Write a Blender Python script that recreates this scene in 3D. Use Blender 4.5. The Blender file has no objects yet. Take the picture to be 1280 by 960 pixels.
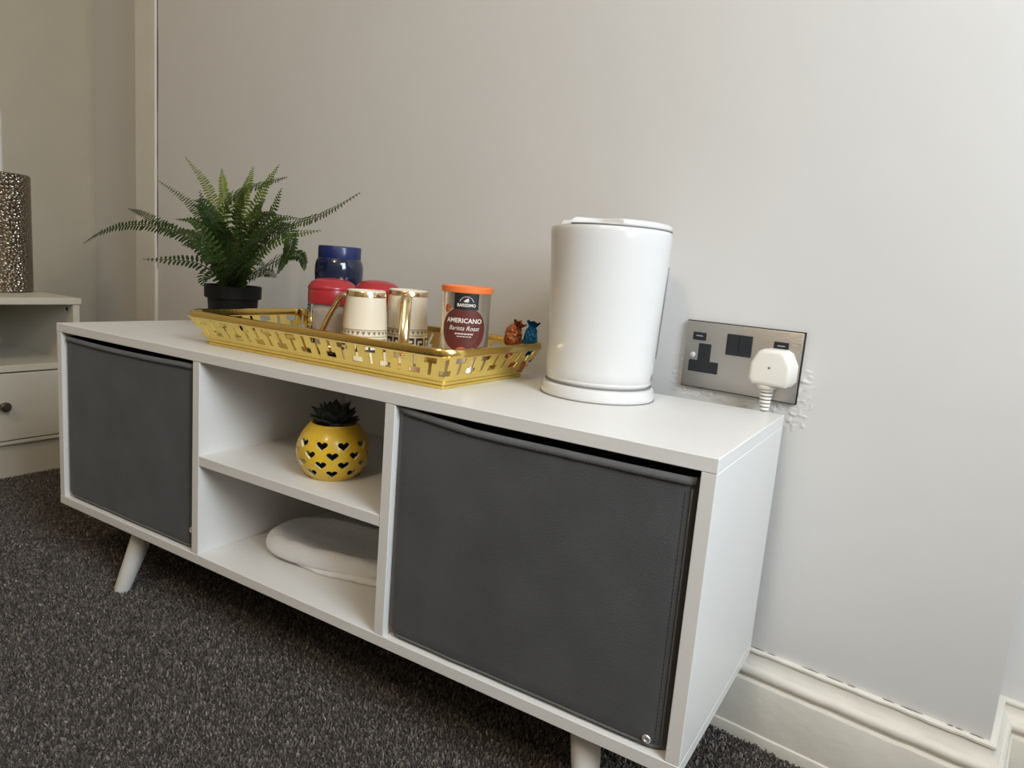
import bpy, bmesh, math, random
import numpy as np
from mathutils import Vector, Matrix, noise

random.seed(7)
scene = bpy.context.scene
COL = scene.collection

# ------------------------------------------------------------------ camera
cam_data = bpy.data.cameras.new('camera')
cam_data.sensor_width = 36.0
cam_data.lens = 878.456 / 1280 * 36.0
cam_data.clip_start = 0.02
cam = bpy.data.objects.new('camera', cam_data)
COL.objects.link(cam)
cam.matrix_world = Matrix((
    (0.84862127, -0.15124729, 0.50691833, 1.3022),
    (0.52293203, 0.09511203, -0.84705124, -0.6279),
    (0.07990017, 0.98390953, 0.15980614, 0.6032),
    (0, 0, 0, 1)))
scene.camera = cam

# ------------------------------------------------------------------ world, lights, exposure
world = bpy.data.worlds.new('world')
world.use_nodes = True
world.node_tree.nodes['Background'].inputs[0].default_value = (0.55, 0.7, 1.0, 1)
world.node_tree.nodes['Background'].inputs[1].default_value = 0.3
scene.world = world
scene.view_settings.view_transform = 'Standard'
scene.view_settings.look = 'None'
scene.view_settings.gamma = 1.0
scene.view_settings.exposure = 0.2


def area_light(name, loc, target, sx, sy, power, color):
    d = bpy.data.lights.new(name, 'AREA')
    d.shape = 'RECTANGLE'
    d.size, d.size_y = sx, sy
    d.energy = power
    d.color = color
    o = bpy.data.objects.new(name, d)
    COL.objects.link(o)
    o.location = loc
    o.rotation_euler = (Vector(target) - Vector(loc)).to_track_quat('-Z', 'Y').to_euler()
    return o


# daylight through the window opening of the right-hand wall
area_light('window_daylight', (2.27, -.66, 1.34), (0.6, -.30, 0.55), .80, 1.06, 42, (0.81, 0.915, 1.0))
# unseen warm fill light, added overhead in place of a ceiling lamp
lamp_data = bpy.data.lights.new('warm_fill_light', 'POINT')
lamp_data.energy = 34
lamp_data.color = (1.0, 0.81, 0.58)
lamp_data.shadow_soft_size = 0.14
lamp_obj = bpy.data.objects.new('warm_fill_light', lamp_data)
COL.objects.link(lamp_obj)
lamp_obj.location = (1.05, -1.75, 2.3)


# ------------------------------------------------------------------ helpers
def tag(o, label=None, cat=None, group=None, kind=None):
    if label: o['label'] = label
    if cat: o['category'] = cat
    if group: o['group'] = group
    if kind: o['kind'] = kind
    return o


def empty(name, loc, label, cat, rz=0.0, group=None):
    o = bpy.data.objects.new(name, None)
    o.empty_display_size = 0.02
    COL.objects.link(o)
    o.location = loc
    o.rotation_euler = (0, 0, rz)
    return tag(o, label, cat, group)


def world_of(o):
    m = Matrix.Translation(o.location) @ o.rotation_euler.to_matrix().to_4x4()
    return world_of(o.parent) @ m if o.parent else m


def part(name, bm, mat, parent=None, smooth=False, local=False):
    """Link a bmesh as ONE mesh object; geometry is given in world space
    unless local is set, and is moved into the parent's space."""
    me = bpy.data.meshes.new(name)
    bmesh.ops.recalc_face_normals(bm, faces=bm.faces)
    bm.to_mesh(me)
    bm.free()
    if parent is not None and not local:
        me.transform(world_of(parent).inverted())
    for m in (mat if isinstance(mat, (list, tuple)) else [mat]):
        me.materials.append(m)
    if smooth:
        me.polygons.foreach_set('use_smooth', [True] * len(me.polygons))
        if smooth != 'all':
            me.set_sharp_from_angle(angle=math.radians(38))
    o = bpy.data.objects.new(name, me)
    COL.objects.link(o)
    if parent is not None:
        o.parent = parent
    return o


def rebase(o, loc):
    """Give a top-level mesh an origin at its own base."""
    o.data.transform(Matrix.Translation(Vector(loc)).inverted())
    o.location = loc
    return o


def box(x0, x1, y0, y1, z0, z1, bev=0.0, bm=None, seg=1):
    own = bm is None
    b = bmesh.new()
    bmesh.ops.create_cube(b, size=1.0)
    for v in b.verts:
        v.co = Vector((x0 + (v.co.x + .5) * (x1 - x0), y0 + (v.co.y + .5) * (y1 - y0), z0 + (v.co.z + .5) * (z1 - z0)))
    if bev > 0:
        bmesh.ops.bevel(b, geom=b.edges[:], offset=bev, segments=seg, affect='EDGES', profile=0.5)
    if own:
        return b
    join(bm, b)
    return bm


def join(bm, other):
    me = bpy.data.meshes.new('tmp')
    other.to_mesh(me)
    other.free()
    bm.from_mesh(me)
    bpy.data.meshes.remove(me)
    return bm


def lathe(profile, c=(0, 0, 0), seg=48, sx=1.0, sy=1.0, bm=None, cap=True, fn=None):
    """profile: list of (r, z)."""
    bm = bm or bmesh.new()
    rings = []
    for (r, z) in profile:
        if r < 1e-6:
            rings.append([bm.verts.new((c[0], c[1], c[2] + z))])
            continue
        ring = []
        for k in range(seg):
            a = 2 * math.pi * k / seg
            rr, zz = (r, z) if fn is None else fn(r, z, a)
            ring.append(bm.verts.new((c[0] + rr * sx * math.cos(a), c[1] + rr * sy * math.sin(a), c[2] + zz)))
        rings.append(ring)
    for A, B in zip(rings[:-1], rings[1:]):
        for k in range(seg):
            k2 = (k + 1) % seg
            if len(A) == 1 and len(B) == 1: continue
            if len(A) == 1: bm.faces.new((A[0], B[k], B[k2]))
            elif len(B) == 1: bm.faces.new((A[k], A[k2], B[0]))
            else: bm.faces.new((A[k], A[k2], B[k2], B[k]))
    if cap:
        for R in (rings[0], rings[-1]):
            if len(R) > 2: bm.faces.new(R)
    return bm


def tube(pts, rad, seg=8, bm=None, cap=True, flat=1.0):
    bm = bm or bmesh.new()
    pts = [Vector(p) for p in pts]
    n = len(pts)
    rs = rad if isinstance(rad, (list, tuple)) else [rad] * n
    rings = []
    prev = None
    for i, p in enumerate(pts):
        t = (pts[min(i + 1, n - 1)] - pts[max(i - 1, 0)]).normalized()
        if prev is None:
            ref = Vector((0, 0, 1)) if abs(t.z) < .9 else Vector((1, 0, 0))
            a = t.cross(ref).normalized()
        else:
            a = (prev - t * prev.dot(t)).normalized()
        prev = a
        b = t.cross(a)
        rings.append([bm.verts.new(p + rs[i] * (math.cos(2 * math.pi * k / seg) * a + flat * math.sin(2 * math.pi * k / seg) * b)) for k in range(seg)])
    for A, B in zip(rings[:-1], rings[1:]):
        for k in range(seg):
            bm.faces.new((A[k], A[(k + 1) % seg], B[(k + 1) % seg], B[k]))
    if cap:
        bm.faces.new(rings[0]); bm.faces.new(rings[-1])
    return bm


def spline(P, n):
    P = [Vector(p) for p in P]
    Q = [P[0] * 2 - P[1]] + P + [P[-1] * 2 - P[-2]]
    out = []
    m = len(P) - 1
    for i in range(n):
        s = i / (n - 1) * m
        k = min(int(s), m - 1)
        t = s - k
        a, b, c, d = Q[k:k + 4]
        out.append(0.5 * ((2 * b) + (c - a) * t + (2 * a - 5 * b + 4 * c - d) * t * t + (3 * b - a - 3 * c + d) * t ** 3))
    return out


def prism(outline, d0, d1, bev=0.0, seg=2, axis='y'):
    """outline in (x, z), extruded along y from d0 to d1."""
    bm = bmesh.new()
    A = [bm.verts.new((x, d0, z)) for x, z in outline]
    B = [bm.verts.new((x, d1, z)) for x, z in outline]
    n = len(A)
    f0 = bm.faces.new(A); bm.faces.new(B)
    for k in range(n):
        bm.faces.new((A[k], A[(k + 1) % n], B[(k + 1) % n], B[k]))
    bmesh.ops.recalc_face_normals(bm, faces=bm.faces)
    if bev > 0:
        bmesh.ops.bevel(bm, geom=list(f0.edges), offset=bev, segments=seg, affect='EDGES', profile=0.5)
    return bm


# ------------------------------------------------------------------ materials
def mat(name, color, rough=0.5, metal=0.0, bump=0.0, bscale=60.0, detail=4.0, var=0.0, vscale=8.0, trans=0.0,
        ior=1.45, coat=0.0, spec=0.5, sheen=0.0, aniso=None, alpha=1.0):
    m = bpy.data.materials.new(name)
    m.use_nodes = True
    nt = m.node_tree
    N, L = nt.nodes, nt.links
    p = N['Principled BSDF']
    p.inputs['Base Color'].default_value = (*color, 1)
    p.inputs['Roughness'].default_value = rough
    p.inputs['Metallic'].default_value = metal
    p.inputs['IOR'].default_value = ior
    p.inputs['Transmission Weight'].default_value = trans
    p.inputs['Coat Weight'].default_value = coat
    p.inputs['Coat Roughness'].default_value = 0.08
    p.inputs['Specular IOR Level'].default_value = spec
    p.inputs['Sheen Weight'].default_value = sheen
    tc = N.new('ShaderNodeTexCoord')
    if var > 0:
        n = N.new('ShaderNodeTexNoise')
        n.inputs['Scale'].default_value = vscale
        n.inputs['Detail'].default_value = 5
        L.new(tc.outputs['Object'], n.inputs['Vector'])
        r = N.new('ShaderNodeMapRange')
        r.inputs['From Min'].default_value = 0.3
        r.inputs['From Max'].default_value = 0.7
        r.inputs['To Min'].default_value = 1 - var
        r.inputs['To Max'].default_value = 1 + var
        L.new(n.outputs['Fac'], r.inputs['Value'])
        mx = N.new('ShaderNodeVectorMath')
        mx.operation = 'SCALE'
        mx.inputs[0].default_value = color
        L.new(r.outputs['Result'], mx.inputs['Scale'])
        L.new(mx.outputs['Vector'], p.inputs['Base Color'])
    if bump > 0:
        n = N.new('ShaderNodeTexNoise')
        n.inputs['Scale'].default_value = bscale
        n.inputs['Detail'].default_value = detail
        if aniso:
            mp = N.new('ShaderNodeMapping')
            mp.inputs['Scale'].default_value = aniso
            L.new(tc.outputs['Object'], mp.inputs['Vector'])
            L.new(mp.outputs['Vector'], n.inputs['Vector'])
        else:
            L.new(tc.outputs['Object'], n.inputs['Vector'])
        b = N.new('ShaderNodeBump')
        b.inputs['Strength'].default_value = 1.0
        b.inputs['Distance'].default_value = bump
        L.new(n.outputs['Fac'], b.inputs['Height'])
        L.new(b.outputs['Normal'], p.inputs['Normal'])
    return m


M = {}
M['wall'] = mat('wall_paint', (0.70, 0.685, 0.665), .62, bump=.0005, bscale=26, detail=6, var=.012, vscale=5)
M['wall_left'] = mat('wall_dim_warm_light', (0.53, 0.475, 0.375), .65, bump=.0015, bscale=30, detail=6, var=.02)  # weaker, warmer light at this end is put into the wall colour
M['wall_far'] = mat('low_bounce_wall', (0.36, 0.33, 0.29), .7)  # for the unseen front wall, darkened to cut bounce light in the shelves
M['ceiling'] = mat('ceiling_paint', (0.78, 0.77, 0.75), .7)
M['gloss'] = mat('gloss_trim_paint', (0.74, 0.70, 0.62), .32, bump=.0012, bscale=38, detail=5, var=.02)
M['white_board'] = mat('white_laminate', (0.75, 0.735, 0.71), .38, bump=.00012, bscale=260, var=.01)
M['stand_board'] = mat('ivory_laminate', (0.62, 0.575, 0.48), .45, bump=.0002, bscale=200)
M['leg'] = mat('white_leg_paint', (0.77, 0.755, 0.72), .35)
M['caulk'] = mat('dirty_caulk', (0.20, 0.155, 0.10), .8)
M['dark_gap'] = mat('dark_gap', (0.02, 0.02, 0.02), .8)
M['fabric'] = mat('charcoal_fabric', (0.070, 0.0715, 0.075), .82, bump=.0006, bscale=700, detail=2, var=.14, vscale=14, sheen=.15)
M['fabric_hem'] = mat('charcoal_hem_fabric', (0.120, 0.122, 0.126), .8, bump=.0006, bscale=700, detail=2, var=.1, vscale=30, sheen=.15)
M['thread'] = mat('dark_thread', (0.03, 0.03, 0.032), .8)
M['rivet'] = mat('rivet_metal', (0.72, 0.72, 0.74), .35, metal=.6)
M['gold'] = mat('polished_gold', (0.80, 0.56, 0.17), .2, metal=1.0, bump=.0002, bscale=140)
M['gold_satin'] = mat('satin_gold', (0.86, 0.67, 0.20), .34, metal=.92, bump=.0003, bscale=160, var=.06)
M['gold_rose'] = mat('gold_plate', (0.80, 0.62, 0.38), .16, metal=1.0)
M['porcelain'] = mat('cream_porcelain', (0.80, 0.71, 0.56), .22, coat=.4)
M['ink'] = mat('black_print', (0.03, 0.027, 0.024), .4)
M['ink_soft'] = mat('bronze_print', (0.24, 0.18, 0.11), .35)
M['kettle'] = mat('white_gloss_plastic', (0.71, 0.70, 0.685), .16, coat=.25)
M['kettle_grey'] = mat('smoky_window_plastic', (0.16, 0.16, 0.17), .3)
M['seam'] = mat('grey_seam', (0.22, 0.20, 0.19), .6)
M['steel'] = mat('brushed_steel', (0.56, 0.53, 0.49), .34, metal=.95, bump=.00025, bscale=220, aniso=(1, 1, 14))
M['black_plastic'] = mat('black_plastic', (0.016, 0.018, 0.021), .38)
M['black_edge'] = mat('black_gasket', (0.012, 0.011, 0.010), .5)
M['plug'] = mat('ivory_plug_plastic', (0.80, 0.765, 0.69), .36)
M['yellow'] = mat('yellow_glaze', (0.72, 0.47, 0.035), .3, coat=.15, var=.07, vscale=26)
M['glaze_edge'] = mat('pale_unglazed_rim', (0.78, 0.68, 0.42), .5)
M['succulent'] = mat('dark_succulent', (0.03, 0.038, 0.034), .6)
M['fern'] = mat('fern_green', (0.018, 0.036, 0.005), .55, spec=.25, var=.25, vscale=40)
M['fern_mid'] = mat('fern_mid_green', (0.042, 0.072, 0.009), .55, spec=.25, var=.25, vscale=40)
M['fern_light'] = mat('fern_light_green', (0.115, 0.155, 0.022), .55, spec=.25, var=.25, vscale=40)
M['pot_black'] = mat('black_pot_plastic', (0.006, 0.0055, 0.005), .6, spec=.25)
M['soil'] = mat('dark_soil', (0.02, 0.017, 0.012), .95, bump=.004, bscale=120)
M['blue'] = mat('navy_plastic', (0.009, 0.018, 0.095), .35, coat=.2)
M['blue_glass'] = mat('dark_blue_glass', (0.008, 0.014, 0.042), .12, coat=.6)
M['red'] = mat('red_plastic', (0.38, 0.022, 0.030), .3, coat=.2)
M['glass'] = mat('clear_glass', (0.98, 0.97, 0.96), .03, trans=1.0, ior=1.45)
M['sugar'] = mat('white_sugar', (0.92, 0.84, 0.80), .8, bump=.002, bscale=260, var=.06, vscale=60)
M['tin'] = mat('tin_metal', (0.68, 0.63, 0.56), .3, metal=.9, bump=.0001, bscale=300)
M['orange'] = mat('orange_plastic', (0.86, 0.21, 0.055), .4)
M['maroon'] = mat('maroon_label', (0.125, 0.028, 0.022), .45)
M['label_black'] = mat('black_label', (0.014, 0.015, 0.018), .45)
M['label_white'] = mat('white_label_print', (0.80, 0.74, 0.68), .5)
M['label_pale'] = mat('pale_label_edge', (0.62, 0.40, 0.28), .5)
M['label_orange'] = mat('orange_label_print', (0.55, 0.13, 0.05), .45)
M['foil_brown'] = mat('copper_foil', (0.42, 0.145, 0.065), .28, metal=.75, bump=.004, bscale=150, var=.4, vscale=120)
M['foil_blue'] = mat('blue_foil', (0.015, 0.14, 0.33), .22, metal=.7, bump=.003, bscale=130, var=.3, vscale=90)
M['foil_gold'] = mat('gold_foil', (0.62, 0.42, 0.16), .25, metal=.8, bump=.003, bscale=140, var=.3, vscale=90)
M['cloth'] = mat('white_cotton', (0.78, 0.78, 0.78), .9, bump=.0012, bscale=220, sheen=.3)
M['hammered'] = mat('hammered_silver', (0.34, 0.30, 0.25), .22, metal=1.0)
M['shade'] = mat('pale_glass_shade', (0.85, 0.82, 0.75), .4)
M['knob'] = mat('dark_knob_metal', (0.10, 0.085, 0.07), .4, metal=.6)


def hammered_nodes(m):
    nt = m.node_tree
    N, L = nt.nodes, nt.links
    p = N['Principled BSDF']
    tc = N.new('ShaderNodeTexCoord')
    v = N.new('ShaderNodeTexVoronoi')
    v.inputs['Scale'].default_value = 130
    L.new(tc.outputs['Object'], v.inputs['Vector'])
    b = N.new('ShaderNodeBump')
    b.inputs['Distance'].default_value = .006
    L.new(v.outputs['Distance'], b.inputs['Height'])
    L.new(b.outputs['Normal'], p.inputs['Normal'])


hammered_nodes(M['hammered'])


def carpet_material():
    m = bpy.data.materials.new('carpet_fibre')
    m.use_nodes = True
    N, L = m.node_tree.nodes, m.node_tree.links
    p = N['Principled BSDF']
    p.inputs['Roughness'].default_value = .9
    p.inputs['Specular IOR Level'].default_value = .15
    p.inputs['Sheen Weight'].default_value = .15
    a = N.new('ShaderNodeAttribute')
    a.attribute_name = 'fibre'
    r = N.new('ShaderNodeValToRGB')
    e = r.color_ramp.elements
    e[0].position, e[0].color = 0.0, (0.040, 0.034, 0.031, 1)
    e[1].position, e[1].color = 1.0, (0.50, 0.44, 0.40, 1)
    k = e.new(.55); k.color = (0.152, 0.128, 0.111, 1)
    k = e.new(.85); k.color = (0.265, 0.226, 0.199, 1)
    L.new(a.outputs['Fac'], r.inputs['Fac'])
    L.new(r.outputs['Color'], p.inputs['Base Color'])
    return m


M['carpet_fibre'] = carpet_material()
M['carpet_base'] = mat('carpet_backing', (0.09, 0.077, 0.070), .95, bump=.004, bscale=420, detail=3, var=.5, vscale=380, spec=.1)

# ------------------------------------------------------------------ the room
TH = math.atan(0.13)                      # the back wall is not parallel to the TV unit
P0 = Vector((1.148, 0.322, 0))
CU, SU = math.cos(TH), math.sin(TH)


def W(u, y, z):
    """back-wall frame: u along the wall, y into the wall."""
    return Vector((P0.x + u * CU + y * SU, P0.y - u * SU + y * CU, z))


def plan_prism(pts, z0, z1):
    bm = bmesh.new()
    A = [bm.verts.new((x, y, z0)) for x, y in pts]
    B = [bm.verts.new((x, y, z1)) for x, y in pts]
    bm.faces.new(A); bm.faces.new(B)
    n = len(A)
    for k in range(n):
        bm.faces.new((A[k], A[(k + 1) % n], B[(k + 1) % n], B[k]))
    return bm


LX = -1.24                                # left-hand wall
WX = 2.1                                  # right-hand wall with the window
U_END, ALC = 0.2732, 0.125                # outer corner of the wall, depth of the recess beyond it
plan = [(-2.43, .10), (-1.80, .10), (-1.80, 0), (U_END, 0), (U_END, ALC), (1.05, ALC), (1.05, .3), (-2.43, .3)]
wall_back = tag(part('wall_back', plan_prism([W(u, y, 0).xy for u, y in plan], 0, 2.7), M['wall']), kind='structure')
tag(part('wall_left', box(LX - .12, LX, -3.1, .98, 0, 2.7), M['wall_left']), kind='structure')
tag(part('wall_front', box(LX - .12, WX + .14, -3.22, -3.1, 0, 2.7), M['wall_far']), kind='structure')
wr = box(WX, WX + .14, -3.1, -.8, 0, 2.7)
box(WX, WX + .14, .08, .5, 0, 2.7, bm=wr)
box(WX, WX + .14, -.8, .08, 0, .78, bm=wr)
box(WX, WX + .14, -.8, .08, 1.82, 2.4, bm=wr)
tag(part('wall_right', wr, M['wall']), kind='structure')
wf = box(WX + .08, WX + .12, -1.08, -1.05, .80, 1.88)
for a in ((-.25, -.22, .80, 1.88), (-1.05, -.25, .80, .83), (-1.05, -.25, 1.85, 1.88)):
    box(WX + .08, WX + .12, *a, bm=wf)
tag(part('window_1', wf, M['gloss']), kind='structure')
tag(part('floor', box(LX - .12, WX + .14, -3.22, .98, -.1, 0), M['carpet_base']), kind='structure')
tag(part('ceiling', box(LX - .12, WX + .14, -3.22, .98, 2.7, 2.8), M['ceiling']), kind='structure')

# boxed-in batten on the wall, with an open crack along its right edge
bt = plan_prism([W(u, y, 0).xy for u, y in ((-1.862, .10), (-1.862, -.005), (-1.859, -.007), (-1.745, -.007), (-1.742, -.005), (-1.742, .0), (-1.80, 0), (-1.80, .10))], 0, 2.7)
trim = tag(part('trim_1', bt, M['gloss']), kind='structure')
ck = bmesh.new()
pts = []
rng = random.Random(3)
for i in range(40):
    z = .53 + i * (1.75 / 39)
    w = .0007 + .0009 * rng.random() + (.0012 if i % 9 in (2, 3, 4) else 0)
    pts.append((z, w * min(1, (i + .3) / 3)))
for (za, wa), (zb, wb) in zip(pts[:-1], pts[1:]):
    v = [ck.verts.new(W(-1.7403 + s * w, -.0006 if s > 0 else -.0016, z)) for s, w, z in ((-1, wa, za), (1, wa, za), (1, wb, zb), (-1, wb, zb))]
    ck.faces.new(v)
part('crack', ck, M['dark_gap'], trim)

PROFILE = [(0, .1236), (.0050, .1236), (.0068, .1222), (.0070, .1196), (.0052, .1180), (.0058, .1135), (.0082, .1080), (.0112, .1045), (.0120, .1032), (.0138, .1026), (.0160, .1005),
           (.0180, .0975), (.0182, .0935), (.0165, .0905), (.0140, .0890), (.0140, .0860), (.0205, .0845), (.0212, .0830),
           (.0212, .0175), (.0235, .0160), (.0240, .0140), (.0240, 0), (0, 0)]


def sweep(stations):
    """stations: list of functions o -> (u, y); long runs are cut into short lengths with hand-painted unevenness."""
    bm = bmesh.new()
    rows = [[bm.verts.new(W(*(lambda q: (q[0], q[1]))(s(o)), z + dz(s(o), o, z))) for o, z in PROFILE] for s in stations]
    for A, B in zip(rows[:-1], rows[1:]):
        for k in range(len(PROFILE)):
            k2 = (k + 1) % len(PROFILE)
            bm.faces.new((A[k], A[k2], B[k2], B[k]))
    bm.faces.new(rows[0]); bm.faces.new(rows[-1])
    return bm


def dz(q, o, z):
    if z < .03 or o == 0: return 0
    return .0008 * noise.noise((q[0] * 38, q[1] * 38, z * 60)) + .0007 * noise.noise((q[0] * 120, 5, z * 90))


def wob(u, o):
    return (u, -(o + (.0007 * noise.noise((u * 30, o * 200, 2)) if o > 0 else 0)))


st = [(lambda o, u=-1.737 + i * (U_END + 1.737 - .004) / 240: wob(u, o)) for i in range(240)]
st.append(lambda o: (U_END + o, -o))
bb = tag(part('baseboard_back', sweep(st), M['gloss'], smooth=True), kind='structure')
st = [lambda o: (U_END + o, -o), lambda o: (U_END + o, ALC - o)]
st += [(lambda o, u=U_END + .03 + i * .02: (u, ALC - o)) for i in range(30)]
tag(part('baseboard_right', sweep(st), M['gloss'], smooth=True), kind='structure')
# broken caulk line where the skirting meets the plaster
bm = bmesh.new()
rng = random.Random(9)
u = -.06
while u < U_END - .01:
    l = rng.uniform(.006, .026)
    if rng.random() < .75:
        q = [W(u + l * k / 4, -.0012, .1240 + .0008 * noise.noise((u * 50 + k, 3, 1))) for k in range(5)]
        tube(q, [.0002, .0006, rng.uniform(.0005, .0010), .0006, .0002], 5, bm)
    u += l + rng.uniform(.002, .012)
part('caulk_crack', bm, M['caulk'], bb)
bl = box(LX, LX + .018, -3.0, .70, 0, .115, .003)
tag(part('baseboard_left', bl, M['gloss']), kind='structure')

# lumpy plaster round the socket, built as relief on the wall
def plaster(u0, u1, z0, z1, nu, nz, amp, seed, keep):
    bm = bmesh.new()
    g = {}
    for i in range(nu + 1):
        for j in range(nz + 1):
            u = u0 + (u1 - u0) * i / nu; z = z0 + (z1 - z0) * j / nz
            k = keep(u, z)
            h = .6 * abs(noise.noise((u * 60, z * 110, seed))) + .8 * max(0, noise.noise((u * 150, z * 210, seed + 3))) + .35 * noise.noise((u * 420, z * 420, seed))
            edge = min(i, j, nu - i, nz - j) == 0
            g[i, j] = bm.verts.new(W(u, .0012 if edge or k <= 0 else .0008 - amp * k * (h + .25), z))
    for i in range(nu):
        for j in range(nz):
            bm.faces.new((g[i, j], g[i + 1, j], g[i + 1, j + 1], g[i, j + 1]))
    return bm


def near_plate(u, z):
    dx = max(-.1463 - u, 0, u - .0104); dzz = max(.464 - z, 0, z - .5535)
    d = math.hypot(dx, dzz)
    w = 1.25 - d / .030
    if z > .50: w *= max(0, 1 - (z - .50) / .03)
    if u > 0 and z < .48: w = max(w, 1.1 - math.hypot((u - .012) / 1.0, z - .445) / .034)
    return max(0, min(1, w))


part('plaster_patch', plaster(-.185, .055, .400, .54, 170, 100, .0024, 4.0, near_plate), M['wall'], wall_back, smooth='all')

# carpet pile: tufts too many to count
def carpet_pile():
    rs = np.random.RandomState(5)
    def scatter(x0, x1, y0, y1, step):
        nx, ny = int((x1 - x0) / step), int((y1 - y0) / step)
        gx, gy = np.meshgrid(np.arange(nx), np.arange(ny))
        return (x0 + (gx + rs.rand(ny, nx)) * step).ravel(), (y0 + (gy + rs.rand(ny, nx)) * step).ravel()

    ax, ay = scatter(-.95, 1.46, -.62, .62, .0027)            # fine grid round the unit
    qx, qy = scatter(LX, WX, -2.2, .72, .0046)                # coarser over the rest of the floor
    far = ~((qx > -.95) & (qx < 1.46) & (qy > -.62) & (qy < .62))
    px, py = np.concatenate([ax, qx[far]]), np.concatenate([ay, qy[far]])
    wide = np.concatenate([np.ones(len(ax)), np.full(far.sum(), 1.7)])
    wall_y = P0.y - .026 - (px - P0.x) * .13 + np.where(px > P0.x + U_END * CU + .03, ALC, 0)
    ok = py < wall_y
    px, py, wide = px[ok], py[ok], wide[ok]
    n = len(px)
    ang = rs.rand(n) * 2 * np.pi
    w = (.0008 + .0007 * rs.rand(n)) * wide
    h = .0032 + .0026 * rs.rand(n)
    lean = .0026
    lx, ly = (rs.rand(n) - .5) * 2 * lean, (rs.rand(n) - .5) * 2 * lean
    V = np.zeros((n, 4, 3), np.float32)
    dx, dy = np.cos(ang) * w, np.sin(ang) * w
    V[:, 0] = np.stack([px - dx, py - dy, np.zeros(n)], 1)
    V[:, 1] = np.stack([px + dx, py + dy, np.zeros(n)], 1)
    V[:, 2] = np.stack([px + dx * .9 + lx, py + dy * .9 + ly, h], 1)
    V[:, 3] = np.stack([px - dx * .9 + lx, py - dy * .9 + ly, h], 1)
    me = bpy.data.meshes.new('carpet_pile')
    me.vertices.add(n * 4); me.loops.add(n * 4); me.polygons.add(n)
    me.vertices.foreach_set('co', V.reshape(-1))
    me.loops.foreach_set('vertex_index', np.arange(n * 4, dtype=np.int32))
    me.polygons.foreach_set('loop_start', np.arange(0, n * 4, 4, dtype=np.int32))
    me.update(calc_edges=True)
    a = me.attributes.new('fibre', 'FLOAT', 'FACE')
    c = rs.rand(n)
    a.data.foreach_set('value', np.clip(c * .8 + .25 * (rs.rand(n) - .3), 0, 1).astype(np.float32))
    me.materials.append(M['carpet_fibre'])
    o = bpy.data.objects.new('carpet_pile', me)
    COL.objects.link(o)
    tag(o, 'dark grey-brown flecked short carpet pile covering the floor', 'carpet', kind='stuff')


carpet_pile()

# ------------------------------------------------------------------ TV unit
B = 0.125                                  # underside of the unit above the carpet
WID, DEP, HGT, T = 1.15, .301, .3254, .0149
TOP = B + HGT
DL = (.3816, .3972); DR = (.7528, .7684)
SH = B + .1695                             # top of the middle shelf
unit = empty('tv_unit', (WID / 2, DEP / 2, 0), 'long low white TV unit with two grey bins and open middle shelves on splayed legs', 'tv unit')
e = .0007
part('top_panel', box(0, WID, 0, DEP, TOP - T, TOP, e), M['white_board'], unit)
part('bottom_panel', box(0, WID, 0, DEP, B, B + T, e), M['white_board'], unit)
part('side_panel', box(0, T, .0004, DEP, B + T, TOP - T, e), M['white_board'], unit)
part('side_panel', box(WID - T, WID, .0004, DEP, B + T, TOP - T, e), M['white_board'], unit)
part('divider', box(*DL, .0006, DEP - .005, B + T, TOP - T, e), M['white_board'], unit)
part('divider', box(*DR, .0006, DEP - .005, B + T, TOP - T, e), M['white_board'], unit)
part('shelf', box(DL[1], DR[0], .001, DEP - .005, SH - T, SH, e), M['white_board'], unit)
part('back_panel', box(T, WID - T, DEP - .005, DEP - .001, B + T, TOP - T), M['white_board'], unit)
for fx, tx in ((.163, .192), (1.055, 1.030)):
    for fy, ty in ((.018, .045), (.283, .256)):
        lg = tube([(fx, fy, .0005), (fx, fy, .0045), ((fx + tx) / 2, (fy + ty) / 2, B / 2), (tx, ty, B)], [.0118, .0128, .0155, .0185], 24)
        for v in lg.verts:
            if v.co.z < .003: v.co.z = .0005
            if v.co.z > B - .012: v.co.z = B
        part('leg', lg, M['leg'], unit, smooth=True)


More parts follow.
